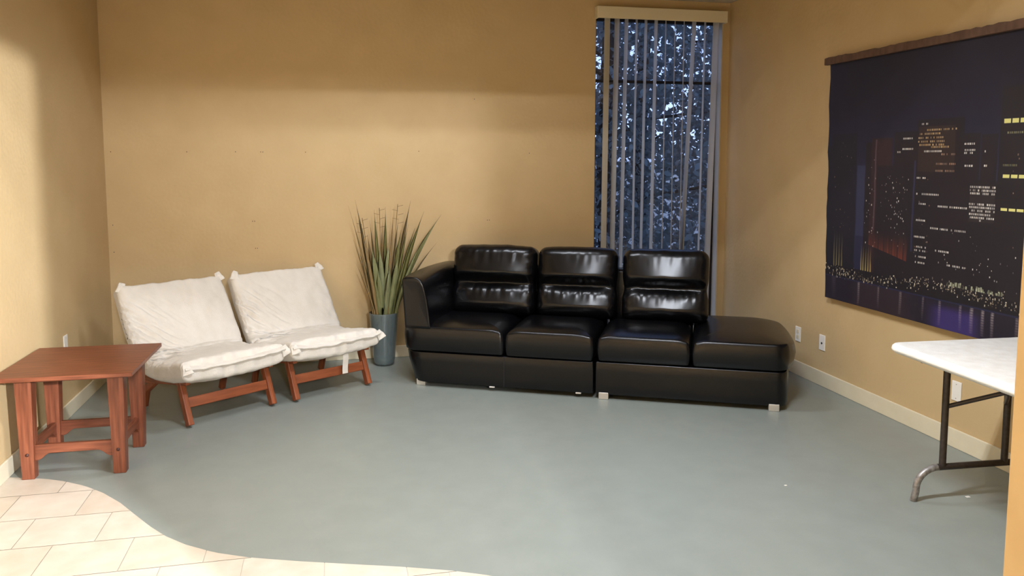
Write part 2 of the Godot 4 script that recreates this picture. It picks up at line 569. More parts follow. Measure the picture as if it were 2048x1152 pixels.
func build_window() -> void:
	var w := Node3D.new()
	w.name = "window_1"
	add_child(w)
	w.set_meta("kind", "structure")
	var x0 := 2.285
	var x1 := 3.5
	var y0 := 0.12
	var y1 := 2.965
	var zf := BACK - 0.11
	for b in [[x0, x0 + 0.035, y0, y1], [x1 - 0.035, x1, y0, y1], [x0, x1, y0, y0 + 0.04], [x0, x1, y1 - 0.04, y1], [x0 + 0.035, x1 - 0.035, 2.385, 2.41]]:
		part("window_frame", bevel_between(b[0], b[1], b[2], b[3], zf - 0.03, zf + 0.02, 0.004), M.frame, w)
	part("pane", bevel_between(x0 + 0.035, x1 - 0.035, y0 + 0.04, 2.385, zf - 0.008, zf - 0.002, 0.001), M.glass, w)
	part("pane", bevel_between(x0 + 0.035, x1 - 0.035, 2.41, y1 - 0.04, zf - 0.008, zf - 0.002, 0.001), M.glass, w)
	part("reveal_trim", bevel_between(x1 - 0.012, x1, y0, y1, zf + 0.02, BACK + 0.004, 0.002), M.reveal, w)
	part("window_sill", bevel_between(x0, x1, y0 - 0.02, y0 + 0.01, zf + 0.02, BACK + 0.03, 0.004), M.reveal, w)

	# vertical blind: valance, head rail, hanging vanes turned almost edge-on
	var b := thing("vertical_blind", "cream vertical blind with open vanes hanging in the tall window", "blind", Vector3(0, 0, BACK))
	part("valance", bevel_between(2.272, 3.5, 2.918, 3.022, 0.075, 0.09, 0.006), M.valance, b)
	part("valance_return", bevel_between(2.272, 2.284, 2.918, 3.022, 0.0, 0.076, 0.003), M.valance, b)
	part("valance_return", bevel_between(3.488, 3.5, 2.918, 3.022, 0.0, 0.076, 0.003), M.valance, b)
	part("head_rail", bevel_between(2.3, 3.48, 2.95, 2.985, 0.012, 0.055, 0.004), M.foot_metal, b)
	# [x, apparent turn against the line of sight in degrees, sideways swing of the foot]
	var vs := [[2.378, 33, -0.02], [2.468, 29, -0.03], [2.556, 21, -0.035], [2.65, 11, -0.01], [2.738, 15, -0.02], [2.834, 18, -0.02], [2.925, 3, 0.0], [3.012, 2, 0.0], [3.1, 3, 0.0], [3.2, 24, -0.10], [3.305, 10, -0.02], [3.413, 36, -0.05]]
	for q in vs:
		var sight := rad_to_deg(atan2(q[0], 6.78))
		var vn := part("vane", vane_mesh(), M.vane, b, Vector3(q[0], 2.95, 0.034))
		vn.rotation = Vector3(0, deg_to_rad(-sight + q[1]), atan2(q[2], 2.7))
		pass

var _vane: ArrayMesh
func vane_mesh() -> ArrayMesh:
	if _vane == null:
		# hangs from the origin; its width runs along z; gently crowned PVC strip
		_vane = rbox(Vector3(0.0016, 2.76, 0.089), 0.0005, Vector3i(1, 6, 8), 1, func(p): return Vector3(p.x + 0.006 * (1.0 - pow(p.z / 0.0445, 2)), p.y - 1.38, p.z))
	return _vane

# ------------------------------------------------------------------ furniture
func sofa_cushion(w: float, h: float, t: float, sd: int) -> ArrayMesh:
	var nz := FastNoiseLite.new()
	nz.seed = sd
	nz.frequency = 9.0
	nz.fractal_octaves = 2
	var hx := w / 2
	var hy := h / 2
	return rbox(Vector3(w, h, t), 0.065, Vector3i(44, 40, 4), 6, func(p):
		var u: float = p.x / hx
		var v: float = (p.y + hy) / h
		var valley := exp(-pow((v - 0.46 + 0.012 * u * u) / 0.065, 2))
		var wide := exp(-pow((v - 0.46) / 0.1, 2))
		var q := Vector3(p.x * (1.0 - 0.04 * wide * absf(u)), p.y, p.z)
		var across := 1.0 - pow(absf(u), 2.4)
		if p.z > 0:
			var up := clampf((v - 0.46) / 0.54, 0, 1)
			var lo := clampf((0.46 - v) / 0.46, 0, 1)
			var bulge := 0.072 * smoothstep(0.0, 0.3, up) * (1.0 - 0.62 * clampf((up - 0.22) / 0.78, 0, 1)) + 0.046 * pow(clampf(lo / 0.62, 0, 1), 0.85) * (1.0 - 0.75 * smoothstep(0.6, 1.0, lo))
			var k := clampf(p.z / (t * 0.5), 0, 1)
			q.z += k * (bulge * (0.12 + 0.95 * across) - 0.03 * valley * (0.55 + 0.45 * across))
			# gathered leather: short creases running away from the middle seam and in from the sides
			var crease := (nz.get_noise_2d(p.x * 1.7, p.y * 0.28)) * exp(-pow((lo - 0.2) / 0.2, 2)) * (1.0 if v < 0.46 else 0.0)
			var crease2 := nz.get_noise_2d(p.x * 1.4 + 7.0, p.y * 0.3) * exp(-pow((up - 0.75) / 0.22, 2)) * (1.0 if v > 0.46 else 0.0)
			var side := nz.get_noise_2d(p.x * 0.35, p.y * 1.6) * smoothstep(0.75, 1.0, absf(u))
			q.z += k * (0.008 * crease + (0.006 if sd == 3 else 0.0025) * crease2 + 0.012 * side)
		q.y += 0.014 * across * smoothstep(0.8, 1.0, v) + 0.004 * nz.get_noise_2d(p.x * 0.6, 3.0)
		return q)

func seat_profile(top: float, low: float, crown: float) -> Array:
	return [[0.02, 1.0, low], [0.004, 1.0, low + 0.012], [-0.004, 1.0, low + 0.05], [-0.008, 1.0, low + 0.1], [-0.006, 1.0, top - 0.045], [-0.001, 1.0, top - 0.022], [0.003, 1.0, top - 0.01], [0.009, 1.0, top - 0.003], [0.018, 1.0, top], [0.024, 1.0, top + 0.001], [0.03, 0.9, top + crown * 0.45], [0.03, 0.7, top + crown * 0.8], [0.03, 0.45, top + crown], [0.03, 0.2, top + crown * 1.04], [0.03, 0.04, top + crown * 1.05]]

# lets the upper edge of a cushion fall away towards its ends
func shoulders(x0: float, x1: float, left: float, right: float, mid: float) -> Callable:
	return func(w: Vector3):
		var k := smoothstep(mid, mid + 0.08, w.y)
		var a := pow(1.0 - clampf((w.x - x0) / 0.1, 0, 1), 2.2)
		var b := pow(1.0 - clampf((x1 - w.x) / 0.1, 0, 1), 2.2)
		return Vector3(w.x, w.y - k * (left * a + right * b), w.z)

func block_foot(parent: Node, x: float, z: float) -> void:
	part("foot", bevel_between(x - 0.035, x + 0.035, 0.0, 0.05, z - 0.05, z + 0.002, 0.004), M.foot_metal, parent)

func build_sofa() -> void:
	var at := Vector3(0.573, 0, -5.9)
	var turn := -26.41
	# --- the section with the arm
	var s := thing("sofa_section", "black leather sofa section with one curved arm, two seats and two back cushions", "sofa", at, turn)
	var lean := func(w: Vector3): return Vector3(w.x + 0.055 * smoothstep(0.4, -0.1, w.x) * (1.0 - smoothstep(0.02, 0.27, w.y)), w.y, w.z)
	part("base", stack(outline(-0.085, 1.347, -0.9, 0.0, [0.13, 0.012, 0.05, 0.1], 0.02, 0), [[0.012, 1.0, 0.034], [0.002, 1.0, 0.04], [0.0, 1.0, 0.1], [0.0, 1.0, 0.2], [0.002, 1.0, 0.258], [0.012, 1.0, 0.268]], lean), M.leather, s)
	part("seat_cushion", stack(outline(-0.105, 0.688, -0.62, 0.012, [0.13, 0.03, 0.03, 0.06]), seat_profile(0.462, 0.27, 0.03), shoulders(-0.105, 0.688, 0.0, 0.03, 0.34)), M.leather, s)
	part("seat_cushion", stack(outline(0.7, 1.346, -0.62, 0.012, [0.03, 0.03, 0.03, 0.03]), seat_profile(0.461, 0.268, 0.03), shoulders(0.7, 1.346, 0.03, 0.026, 0.34)), M.leather, s)
	for q in [[0.455, 0.69, 3], [1.128, 0.63, 4]]:
		var c := part("back_cushion", sofa_cushion(q[1], 0.545, 0.21, q[2]), M.leather, s, Vector3(q[0], 0.722, -0.665))
		c.rotation.x = deg_to_rad(-11)
	part("back_frame", rbox(Vector3(1.3, 0.66, 0.14), 0.03, Vector3i(4, 4, 1), 3), M.leather, s, Vector3(0.695, 0.5, -0.845))
	part("arm", arm_mesh(), M.leather, s)
	block_foot(s, 0.035, -0.035)
	block_foot(s, 0.06, -0.82)
	block_foot(s, 1.28, -0.82)
	part("seam", bevel_between(0.689, 0.694, 0.04, 0.264, -0.002, 0.0016, 0.0008), M.leather_seam, s)
	for x in [0.6, 1.24]:
		part("torn_lining", bevel_between(x - 0.02, x + 0.02, 0.028, 0.038, -0.012, 0.004, 0.003), M.lining, s)
	# --- the chaise section with the open end
	var dx := 1.36
	var off := Vector3(dx * cos(deg_to_rad(26.41)), 0, dx * sin(deg_to_rad(26.41)))
	var t := thing("chaise_section", "black leather chaise section with one back cushion and an open backless end", "sofa", at + off, turn)
	part("base", stack(outline(0.0, 1.285, -0.93, 0.0, [0.012, 0.06, 0.2, 0.05], 0, 0.045), [[0.012, 1.0, 0.034], [0.002, 1.0, 0.04], [0.0, 1.0, 0.1], [0.0, 1.0, 0.2], [0.002, 1.0, 0.262], [0.012, 1.0, 0.272]]), M.leather, t)
	part("seat_cushion", stack(outline(0.012, 0.655, -0.62, 0.012, [0.03, 0.03, 0.03, 0.03]), seat_profile(0.461, 0.274, 0.03), shoulders(0.012, 0.655, 0.026, 0.03, 0.34)), M.leather, t)
	part("end_cushion", stack(outline(0.668, 1.27, -0.95, 0.012, [0.03, 0.06, 0.2, 0.05], 0, 0.1), seat_profile(0.462, 0.274, 0.022), shoulders(0.668, 1.37, 0.03, 0.05, 0.34)), M.leather, t)
	var c3 := part("back_cushion", sofa_cushion(0.65, 0.545, 0.21, 9), M.leather, t, Vector3(0.446, 0.722, -0.665))
	c3.rotation.x = deg_to_rad(-11)
	part("back_frame", rbox(Vector3(0.655, 0.66, 0.14), 0.03, Vector3i(4, 4, 1), 3), M.leather, t, Vector3(0.33, 0.5, -0.845))
	for q in [[0.06, -0.002], [1.215, -0.002], [0.06, -0.84], [1.15, -0.84]]:
		block_foot(t, q[0], q[1])

# arm: a section in (x, y) carried backwards, thickening on the inside and rising a little
func arm_mesh() -> ArrayMesh:
	var rings := []
	var steps := [[0.012, 0.85], [0.018, 0.96], [0.0, 1.0], [-0.06, 1.0], [-0.2, 1.0], [-0.35, 1.0], [-0.5, 1.0], [-0.65, 1.0], [-0.8, 1.0], [-0.87, 0.99], [-0.885, 0.95]]
	for q in steps:
		var z: float = q[0]
		var b := clampf(-z / 0.87, 0, 1)
		var sec := [Vector2(-0.068, 0.44), Vector2(-0.078, 0.6), Vector2(-0.088, 0.76), Vector2(-0.09, 0.806), Vector2(-0.082, 0.822), Vector2(-0.06, 0.828), Vector2(0.0, 0.829), Vector2(0.03, 0.824), Vector2(0.055, 0.81), Vector2(0.075, 0.785), Vector2(0.09, 0.745), Vector2(0.108, 0.66), Vector2(0.122, 0.56), Vector2(0.13, 0.46), Vector2(0.132, 0.44)]
		var ring := PackedVector3Array()
		var mid := Vector2(0.02, 0.62)
		for p in sec:
			var w: Vector2 = p
			var inner := smoothstep(-0.02, 0.12, w.x)
			w.x += 0.05 * b * b * (1.0 - inner) + inner * 0.02 * b
			w.y += 0.022 * sin(b * PI * 0.75) * smoothstep(0.5, 0.83, w.y)
			w = mid + (w - mid) * q[1]
			ring.append(Vector3(w.x, w.y, z))
		rings.append(ring)
	return loft(rings, 1)

# --- slipcovered sling chairs
func chair_path(s: float) -> Vector2:
	# middle line of the padding, (z, y), s 0 = top of the back, 1 = front of the seat
	var pts := [Vector2(-0.86, 0.80), Vector2(-0.78, 0.68), Vector2(-0.69, 0.54), Vector2(-0.59, 0.40), Vector2(-0.52, 0.33), Vector2(-0.40, 0.312), Vector2(-0.25, 0.325), Vector2(-0.1, 0.35), Vector2(0.06, 0.385)]
	var f := clampf(s, 0, 1) * (pts.size() - 1)
	var i := mini(int(f), pts.size() - 2)
	var t := f - i
	var a: Vector2 = pts[maxi(i - 1, 0)]
	var b: Vector2 = pts[i]
	var c: Vector2 = pts[i + 1]
	var d: Vector2 = pts[mini(i + 2, pts.size() - 1)]
	return b.cubic_interpolate(c, a, d, t)

func chair_cushion(sd: int, w: float) -> ArrayMesh:
	var nz := FastNoiseLite.new()
	nz.seed = sd
	nz.frequency = 1.0
	nz.fractal_octaves = 3
	var len_ := 1.26
	var th := 0.115
	return rbox(Vector3(w, th, len_), 0.035, Vector3i(44, 2, 72), 4, func(p):
		var s: float = (p.z + len_ / 2) / len_
		var u: float = p.x / (w / 2)
		var m := chair_path(s)
		var a := chair_path(s - 0.01)
		var b := chair_path(s + 0.01)
		var tn := (b - a).normalized()
		var nr := Vector2(-tn.y, tn.x)   # (z, y)
		if nr.y < 0:
			nr = -nr
		var plump := (1.0 - pow(absf(u), 4.0)) * (1.0 - pow(absf(2.0 * s - 1.0), 8.0))
		var fold := exp(-pow((s - 0.52) / 0.03, 2))
		var h: float = p.y
		if h > 0:
			h += 0.03 * plump - 0.028 * fold * (0.4 + 0.6 * plump)
			# drag lines fanning from the sides, strongest low on the left of the back
			var diag := nz.get_noise_2d((s * 11.0 - u * 3.4) * 1.5, u * 0.8 + 3.0)
			h -= 0.04 * pow(clampf(1.0 - absf(diag) * 2.2, 0, 1), 3.0) * smoothstep(0.1, -0.95, u) * smoothstep(0.06, 0.2, s) * (1.0 - smoothstep(0.6, 0.8, s))
			h += 0.008 * nz.get_noise_2d(s * 5.0, u * 2.5) + 0.010 * nz.get_noise_2d(s * 9.0 + u * 2.0, u * 2.0 + 9.0) * smoothstep(0.5, 1.0, absf(u))
		else:
			h -= 0.03 * plump * smoothstep(0.55, 0.8, s) + 0.006 * nz.get_noise_2d(s * 6.0, u * 3.0)
		var x: float = p.x * (1.0 + 0.012 * nz.get_noise_2d(s * 7.0, 4.0)) * (1.0 + 0.055 * smoothstep(0.7, 0.25, s))
		var edge := 0.012 * nz.get_noise_2d(u * 3.0, s * 2.0 + 20.0) * (smoothstep(0.92, 1.0, s) + smoothstep(0.08, 0.0, s))
		# the front of the seat sags between its corners
		var sag := -0.022 * (1.0 - u * u) * smoothstep(0.7, 1.0, s) * (1.0 if p.y < 0 else 0.3)
		return Vector3(x, m.y + nr.y * h + sag + edge, m.x + nr.x * h + edge))

func ear(dir: Vector3, side: Vector3, l: float, w: float, sd: int) -> ArrayMesh:
	# a soft tab of doubled cloth at a corner of the cover
	var nz := FastNoiseLite.new()
	nz.seed = sd
	nz.frequency = 14.0
	var nrm := dir.cross(side).normalized()
	return rbox(Vector3(w, 0.012, l), 0.005, Vector3i(6, 1, 6), 2, func(p):
		var t: float = p.z / l + 0.5
		return dir * (p.z + l * 0.5) + side * p.x * (0.65 + 0.45 * t) + nrm * (p.y + 0.012 * nz.get_noise_2d(p.x, p.z) + 0.014 * sin(p.x * 70.0) * t))

func build_chair(at: Vector3, turn: float, label: String, sd: int, strap: bool) -> void:
	var t := thing("lounge_chair", label, "chair", at, turn, "white slipcovered lounge chairs")
	var hw := 0.298
	for sx in [-1.0, 1.0]:
		part("front_leg", bar(Vector3(sx * hw, 0.0, 0.0) + Vector3(0, 0.012, -0.004), Vector3(sx * hw, 0.315, -0.13), 0.036, 0.052, 0.004, Vector3.BACK), M.honey_v, t)
		part("rear_leg", tube_bar([Vector3(sx * (hw - 0.012), 0.235, -0.46), Vector3(sx * (hw - 0.012), 0.13, -0.63), Vector3(sx * (hw - 0.012), 0.0, -0.68)], 0.034, 0.055), M.honey_v, t)
		part("side_rail", bar(Vector3(sx * hw, 0.30, -0.015), Vector3(sx * hw, 0.20, -0.66), 0.03, 0.055, 0.004), M.honey, t)
		part("back_post", bar(Vector3(sx * (hw - 0.04), 0.21, -0.60), Vector3(sx * (hw - 0.04), 0.74, -0.93), 0.03, 0.045, 0.004, Vector3.BACK), M.honey_v, t)
	part("stretcher", bar(Vector3(-hw, 0.145, -0.06), Vector3(hw, 0.145, -0.06), 0.024, 0.066, 0.004, Vector3(0, 1, -0.4).normalized()), M.honey, t)
	part("rear_stretcher", bar(Vector3(-hw + 0.03, 0.19, -0.62), Vector3(hw - 0.03, 0.19, -0.62), 0.024, 0.05, 0.004), M.honey, t)
	part("back_rail", bar(Vector3(-hw + 0.04, 0.72, -0.925), Vector3(hw - 0.04, 0.72, -0.925), 0.022, 0.05, 0.004), M.honey, t)
	var w := 0.735
	var c := part("cushion", chair_cushion(sd, w), M.canvas, t)
	part("hem", hem_mesh(sd, w), M.canvas, c)
	for q in [[-0.345, 0.85, -0.815, Vector3(-0.3, -0.85, 0.35)], [0.345, 0.85, -0.815, Vector3(0.35, -0.85, 0.3)], [-0.345, 0.43, 0.06, Vector3(0.1, -0.85, 0.3)], [0.345, 0.425, 0.06, Vector3(0.35, -0.75, 0.25)]]:
		var d: Vector3 = q[3].normalized()
		var sd2 := d.cross(Vector3(0.2, 0.3, 1)).normalized()
		part("corner_tab", ear(d, sd2, 0.07, 0.06, sd + int(q[0] * 50)), M.canvas, t, Vector3(q[0], q[1], q[2]))
	if strap:
		part("strap", rbox(Vector3(0.045, 0.15, 0.004), 0.0015, Vector3i(2, 6, 1), 1, func(p): return p + Vector3(0, 0, 0.006 * sin(p.y * 30.0))), M.canvas, t, Vector3(0.08, 0.215, 0.03))

# thin welt of cloth standing out along the front edge of the seat
func hem_mesh(sd: int, w: float) -> ArrayMesh:
	var nz := FastNoiseLite.new()
	nz.seed = sd + 5
	nz.frequency = 5.0
	return rbox(Vector3(w - 0.02, 0.012, 0.05), 0.004, Vector3i(30, 1, 3), 2, func(p):
		var u: float = p.x / (w / 2)
		var k: float = p.z / 0.05 + 0.5
		return Vector3(p.x, 0.418 + p.y - 0.018 * (1.0 - u * u) - 0.014 * k + 0.016 * nz.get_noise_2d(p.x, 0.0) * k, 0.06 + p.z + 0.01 * nz.get_noise_2d(p.x, 9.0)))

func tube_bar(pts: Array, w: float, h: float) -> ArrayMesh:
	# flat-sided bar through points in a plane of constant x
	var rings := []
	for i in pts.size():
		var a: Vector3 = pts[maxi(i - 1, 0)]
		var b: Vector3 = pts[mini(i + 1, pts.size() - 1)]
		var tn := (b - a).normalized()
		var sidew := Vector3.RIGHT
		var up := tn.cross(sidew)
		var r := PackedVector3Array()
		for q in [[-1, -0.7], [-0.7, -1], [0.7, -1], [1, -0.7], [1, 0.7], [0.7, 1], [-0.7, 1], [-1, 0.7]]:
			r.append(pts[i] + sidew * (w / 2 * q[0]) + up * (h / 2 * q[1]))
		rings.append(r)
	return loft(rings, 1)

# --- end table
func arched(l: float, h: float, t: float) -> ArrayMesh:
	return rbox(Vector3(l, h, t), 0.003, Vector3i(24, 1, 1), 1, func(p):
		var u: float = absf(p.x) / (l / 2)
		var y: float = p.y
		if y < 0:
			y += h * 0.42 * (1.0 - smoothstep(0.62, 0.92, u))
		return Vector3(p.x, y, p.z))

func build_end_table() -> void:
	var t := thing("end_table", "cherry-stained square wooden end table standing by the left wall", "table", Vector3(-1.383, 0, -4.8), -1.0)
	var top := 0.585
	part("table_top", rbox(Vector3(0.68, 0.024, 0.70), 0.005, Vector3i(1, 1, 1), 2), M.cherry, t, Vector3(0, top - 0.012, 0.0))
	var lx := 0.222
	var lz := 0.2
	for sx in [-1.0, 1.0]:
		for sz in [-1.0, 1.0]:
			var leg := part("leg", rbox(Vector3(0.085, top - 0.024, 0.075), 0.004, Vector3i(1, 8, 1), 1, func(p):
				var v: float = clampf(0.5 - p.y / (top - 0.024), 0, 1)
				var k := 1.0 - 0.26 * v
				return Vector3(p.x * k + sx * 0.004, p.y, p.z * k)), M.cherry_v, t, Vector3(sx * lx, (top - 0.024) / 2, sz * lz))
			part("peg", lathe([[0.009, 0.0], [0.009, 0.003], [0.004, 0.005]], 12), M.peg, leg, Vector3(sx * 0.002, -0.145, sz * 0.031)).rotation.x = sz * PI / 2
	for sz in [-1.0, 1.0]:
		part("apron", bevel_between(-lx, lx, top - 0.062, top - 0.024, sz * lz - 0.011, sz * lz + 0.011, 0.003), M.cherry, t)
		part("stretcher", arched(lx * 2 - 0.055, 0.085, 0.024), M.cherry, t, Vector3(0, 0.14, sz * lz))
	for sx in [-1.0, 1.0]:
		part("apron", bevel_between(sx * lx - 0.011, sx * lx + 0.011, top - 0.062, top - 0.024, -lz, lz, 0.003), M.cherry, t)
		var st := part("stretcher", arched(lz * 2 - 0.045, 0.085, 0.024), M.cherry, t, Vector3(sx * lx, 0.14, 0))
		st.rotation.y = PI / 2

# --- folding table
func build_folding_table() -> void:
	var t := thing("folding_table", "white plastic folding table with dark tubular legs along the right wall", "table", Vector3(2.735, 0, -3.49), -3.0)
	var w := 0.80
	var l := 1.62
	var top := 0.775
	# top: rounded corners, bevelled rim
	part("table_top", stack(outline(0.0, w, 0.0, l, [0.06, 0.06, 0.06, 0.06]), [[0.045, 1.0, top - 0.05], [0.02, 1.0, top - 0.048], [0.004, 1.0, top - 0.036], [0.0, 1.0, top - 0.026], [0.004, 1.0, top - 0.012], [0.014, 1.0, top - 0.003], [0.026, 1.0, top], [0.03, 0.5, top], [0.03, 0.03, top]]), M.plastic, t)
	for zi in [0.165, l - 0.2]:
		var foot := PackedVector3Array()
		var h0 := 0.165
		var fx := 0.085
		foot.append(Vector3(fx - 0.012, 0.0, zi))
		foot.append(Vector3(fx, 0.05, zi))
		for i in 9:
			var a := PI - PI / 2 * i / 8.0
			foot.append(Vector3(fx + 0.115 + cos(a) * 0.115, h0 - 0.1 + sin(a) * 0.1, zi))
		part("foot_bend", tube(foot, 0.0165, 14), M.worn_steel if zi < 0.5 else M.steel, t)
		foot = PackedVector3Array()
		var fx2 := w - 0.085
		foot.append(Vector3(fx2 + 0.012, 0.0, zi))
		foot.append(Vector3(fx2, 0.05, zi))
		for i in 9:
			var a := PI / 2 * i / 8.0
			foot.append(Vector3(fx2 - 0.115 + cos(a) * 0.115, h0 - 0.1 + sin(a) * 0.1, zi))
		part("foot_bend", tube(foot, 0.0165, 14), M.steel, t)
		part("foot_rail", tube(PackedVector3Array([Vector3(fx + 0.11, h0, zi), Vector3(fx2 - 0.11, h0, zi)]), 0.0165, 14), M.steel, t)
		for ux in [0.225, 0.575]:
			part("leg", tube(PackedVector3Array([Vector3(ux, h0, zi), Vector3(ux, top - 0.045, zi)]), 0.0165, 14), M.steel, t)
		var s := 1.0 if zi < 0.5 else -1.0
		part("brace", tube(PackedVector3Array([Vector3(0.235, 0.475, zi), Vector3(0.40, 0.60, zi + s * 0.2)]), 0.011, 10), M.steel, t)
		part("brace", tube(PackedVector3Array([Vector3(0.565, 0.475, zi), Vector3(0.40, 0.60, zi + s * 0.2)]), 0.011, 10), M.steel, t)
		part("brace_sleeve", tube(PackedVector3Array([Vector3(0.40, 0.59, zi + s * 0.19), Vector3(0.40, top - 0.045, zi + s * 0.42)]), 0.017, 10), M.steel, t)
		part("pivot_bar", tube(PackedVector3Array([Vector3(0.08, top - 0.062, zi), Vector3(w - 0.08, top - 0.062, zi)]), 0.012, 10), M.steel, t)
	single("paper_scrap", bevel_between(-0.011, 0.011, 0.0, 0.0015, -0.008, 0.008, 0.0006), M.plate, "tiny white scrap of paper lying on the floor under the folding table", "scrap", Vector3(3.1, 0.0, -3.3))
	single("floor_crumb", bevel_between(-0.007, 0.007, 0.0, 0.0015, -0.005, 0.005, 0.0006), M.plate, "tiny pale crumb lying on the open grey floor", "scrap", Vector3(2.28, 0.0, -3.63))

# --- vase and dried grass
func build_vase() -> void:
	var at := Vector3(0.39, 0, -6.6)
	var v := thing("floor_vase", "tall smoky grey glass vase holding dried leaves beside the sofa arm", "vase", at)
	part("glass_wall", lathe([[0.045, 0.0], [0.07, 0.004], [0.084, 0.02], [0.09, 0.06], [0.096, 0.14], [0.106, 0.26], [0.116, 0.38], [0.121, 0.43], [0.1215, 0.438], [0.118, 0.44], [0.115, 0.436], [0.11, 0.38], [0.1, 0.26], [0.09, 0.14], [0.083, 0.075]], 48, true, false), M.vase, v)
	part("thick_bottom", lathe([[0.06, 0.006], [0.078, 0.024], [0.082, 0.05], [0.07, 0.07], [0.03, 0.078]], 40), M.vase_base, v)
	var p := thing("dried_leaf_plant", "tall spiky arrangement of olive and brown strap leaves in the glass vase", "plant", at)
	# [tip x, tip y, tip z, width, material, curl]
	var tips := [[-0.215, 1.37, 0.02, 0.022, 2, 0.3], [-0.25, 1.25, 0.05, 0.016, 4, 0.3], [-0.19, 1.2, -0.05, 0.03, 2, 0.25], [-0.17, 1.12, 0.06, 0.03, 4, 0.2], [-0.065, 1.29, 0.03, 0.03, 0, 0.1], [0.03, 1.31, -0.02, 0.03, 0, 0.1], [0.04, 1.02, 0.06, 0.06, 3, 0.05], [-0.03, 1.0, 0.05, 0.055, 3, 0.05], [-0.09, 0.98, 0.07, 0.06, 1, 0.1], [0.1, 1.3, -0.06, 0.014, 4, 0.1], [0.235, 1.36, 0.0, 0.03, 2, 0.35], [0.21, 1.17, 0.05, 0.025, 0, 0.3], [0.15, 1.12, 0.02, 0.045, 0, 0.2], [0.34, 1.27, 0.03, 0.035, 0, 0.35], [0.49, 1.24, -0.02, 0.04, 1, 0.5], [0.45, 1.02, 0.04, 0.016, 2, 0.45], [0.27, 1.13, -0.04, 0.03, 0, 0.3], [0.3, 1.0, 0.06, 0.03, 1, 0.35], [-0.12, 1.08, -0.06, 0.04, 4, 0.15], [0.0, 1.15, -0.08, 0.025, 4, 0.05], [0.07, 1.1, 0.08, 0.022, 4, 0.1], [-0.15, 0.9, 0.03, 0.035, 1, 0.2], [0.12, 0.92, 0.08, 0.05, 1, 0.15], [0.2, 0.95, 0.06, 0.03, 0, 0.25], [-0.2, 0.98, 0.0, 0.018, 2, 0.25], [-0.235, 1.05, 0.02, 0.012, 4, 0.25], [0.05, 0.85, 0.1, 0.05, 3, 0.05], [-0.05, 0.8, 0.1, 0.05, 1, 0.05], [0.16, 0.78, -0.03, 0.035, 4, 0.2], [-0.1, 1.2, -0.03, 0.02, 2, 0.2], [-0.22, 0.86, 0.06, 0.014, 4, 0.3], [0.13, 1.22, 0.03, 0.02, 2, 0.2], [-0.27, 1.32, -0.03, 0.008, 2, 0.4], [0.39, 1.1, 0.02, 0.014, 0, 0.4]]
	for q in tips:
		part("leaf", blade(q), M.leaf[q[4]], p)
	# three thin seed stalks with short side twigs
	for q in [[-0.02, 1.3], [0.13, 1.33], [-0.16, 1.22]]:
		var top := Vector3(q[0], q[1], -0.03)
		var st := part("stalk", tube(PackedVector3Array([Vector3(q[0] * 0.2, 0.12, -0.01), Vector3(q[0] * 0.55, 0.7, -0.02), top]), 0.0028, 6), M.leaf[4], p)
		for i in 5:
			var y := 0.02 + 0.035 * i
			var sgn := 1.0 if i % 2 == 0 else -1.0
			part("twig", tube(PackedVector3Array([top - Vector3(0, y, 0), top - Vector3(-0.045 * sgn, y - 0.012, 0.0)]), 0.0016, 5), M.leaf[4], st)

func blade(q: Array) -> ArrayMesh:
	var tip := Vector3(q[0], q[1], q[2])
	var a := Vector3(clampf(tip.x * 0.18, -0.05, 0.05), 0.085, tip.z * 0.4)
	var rimx: float = clampf(tip.x * 0.35, -0.095, 0.095)
	var rim := Vector3(rimx, 0.45, clampf(tip.z, -0.07, 0.07))
	var curl: float = q[5]
	var b := rim.lerp(tip, 0.55) - Vector3(tip.x * curl * 0.35, 0, 0)
	var side := Vector3(1, 0, 0.5 if int(q[1] * 100) % 2 == 0 else -0.5).normalized()
	var v := PackedVector3Array()
	var f := PackedInt32Array()
	var n := 18
	for i in n + 1:
		var t := float(i) / n
		var c: Vector3
		if t < 0.25:
			c = a.lerp(rim, t / 0.25)
		else:
			var k := (t - 0.25) / 0.75
			c = rim * (1 - k) * (1 - k) + b * 2 * k * (1 - k) + tip * k * k
		var wd: float = q[3] * 0.62 * (0.35 + 0.65 * sin(PI * clampf(t * 0.95 + 0.08, 0, 1))) * (1.0 - smoothstep(0.75, 1.0, t) * 0.92)
		wd = minf(wd, 0.02 if t < 0.25 else 1.0)
		var dep := side.cross(Vector3.UP).normalized()
		# five points: folded blade with thickness
		v.append(c - side * wd)
		v.append(c + dep * wd * 0.35)
		v.append(c + side * wd)
		v.append(c + dep * (wd * 0.35 - 0.0016))
	for i in n:
		for j in 4:
			var a0 := i * 4 + j
			var b0 := i * 4 + (j + 1) % 4
			f.append_array([a0, b0, b0 + 4, a0, b0 + 4, a0 + 4])
	return mk(v, f)

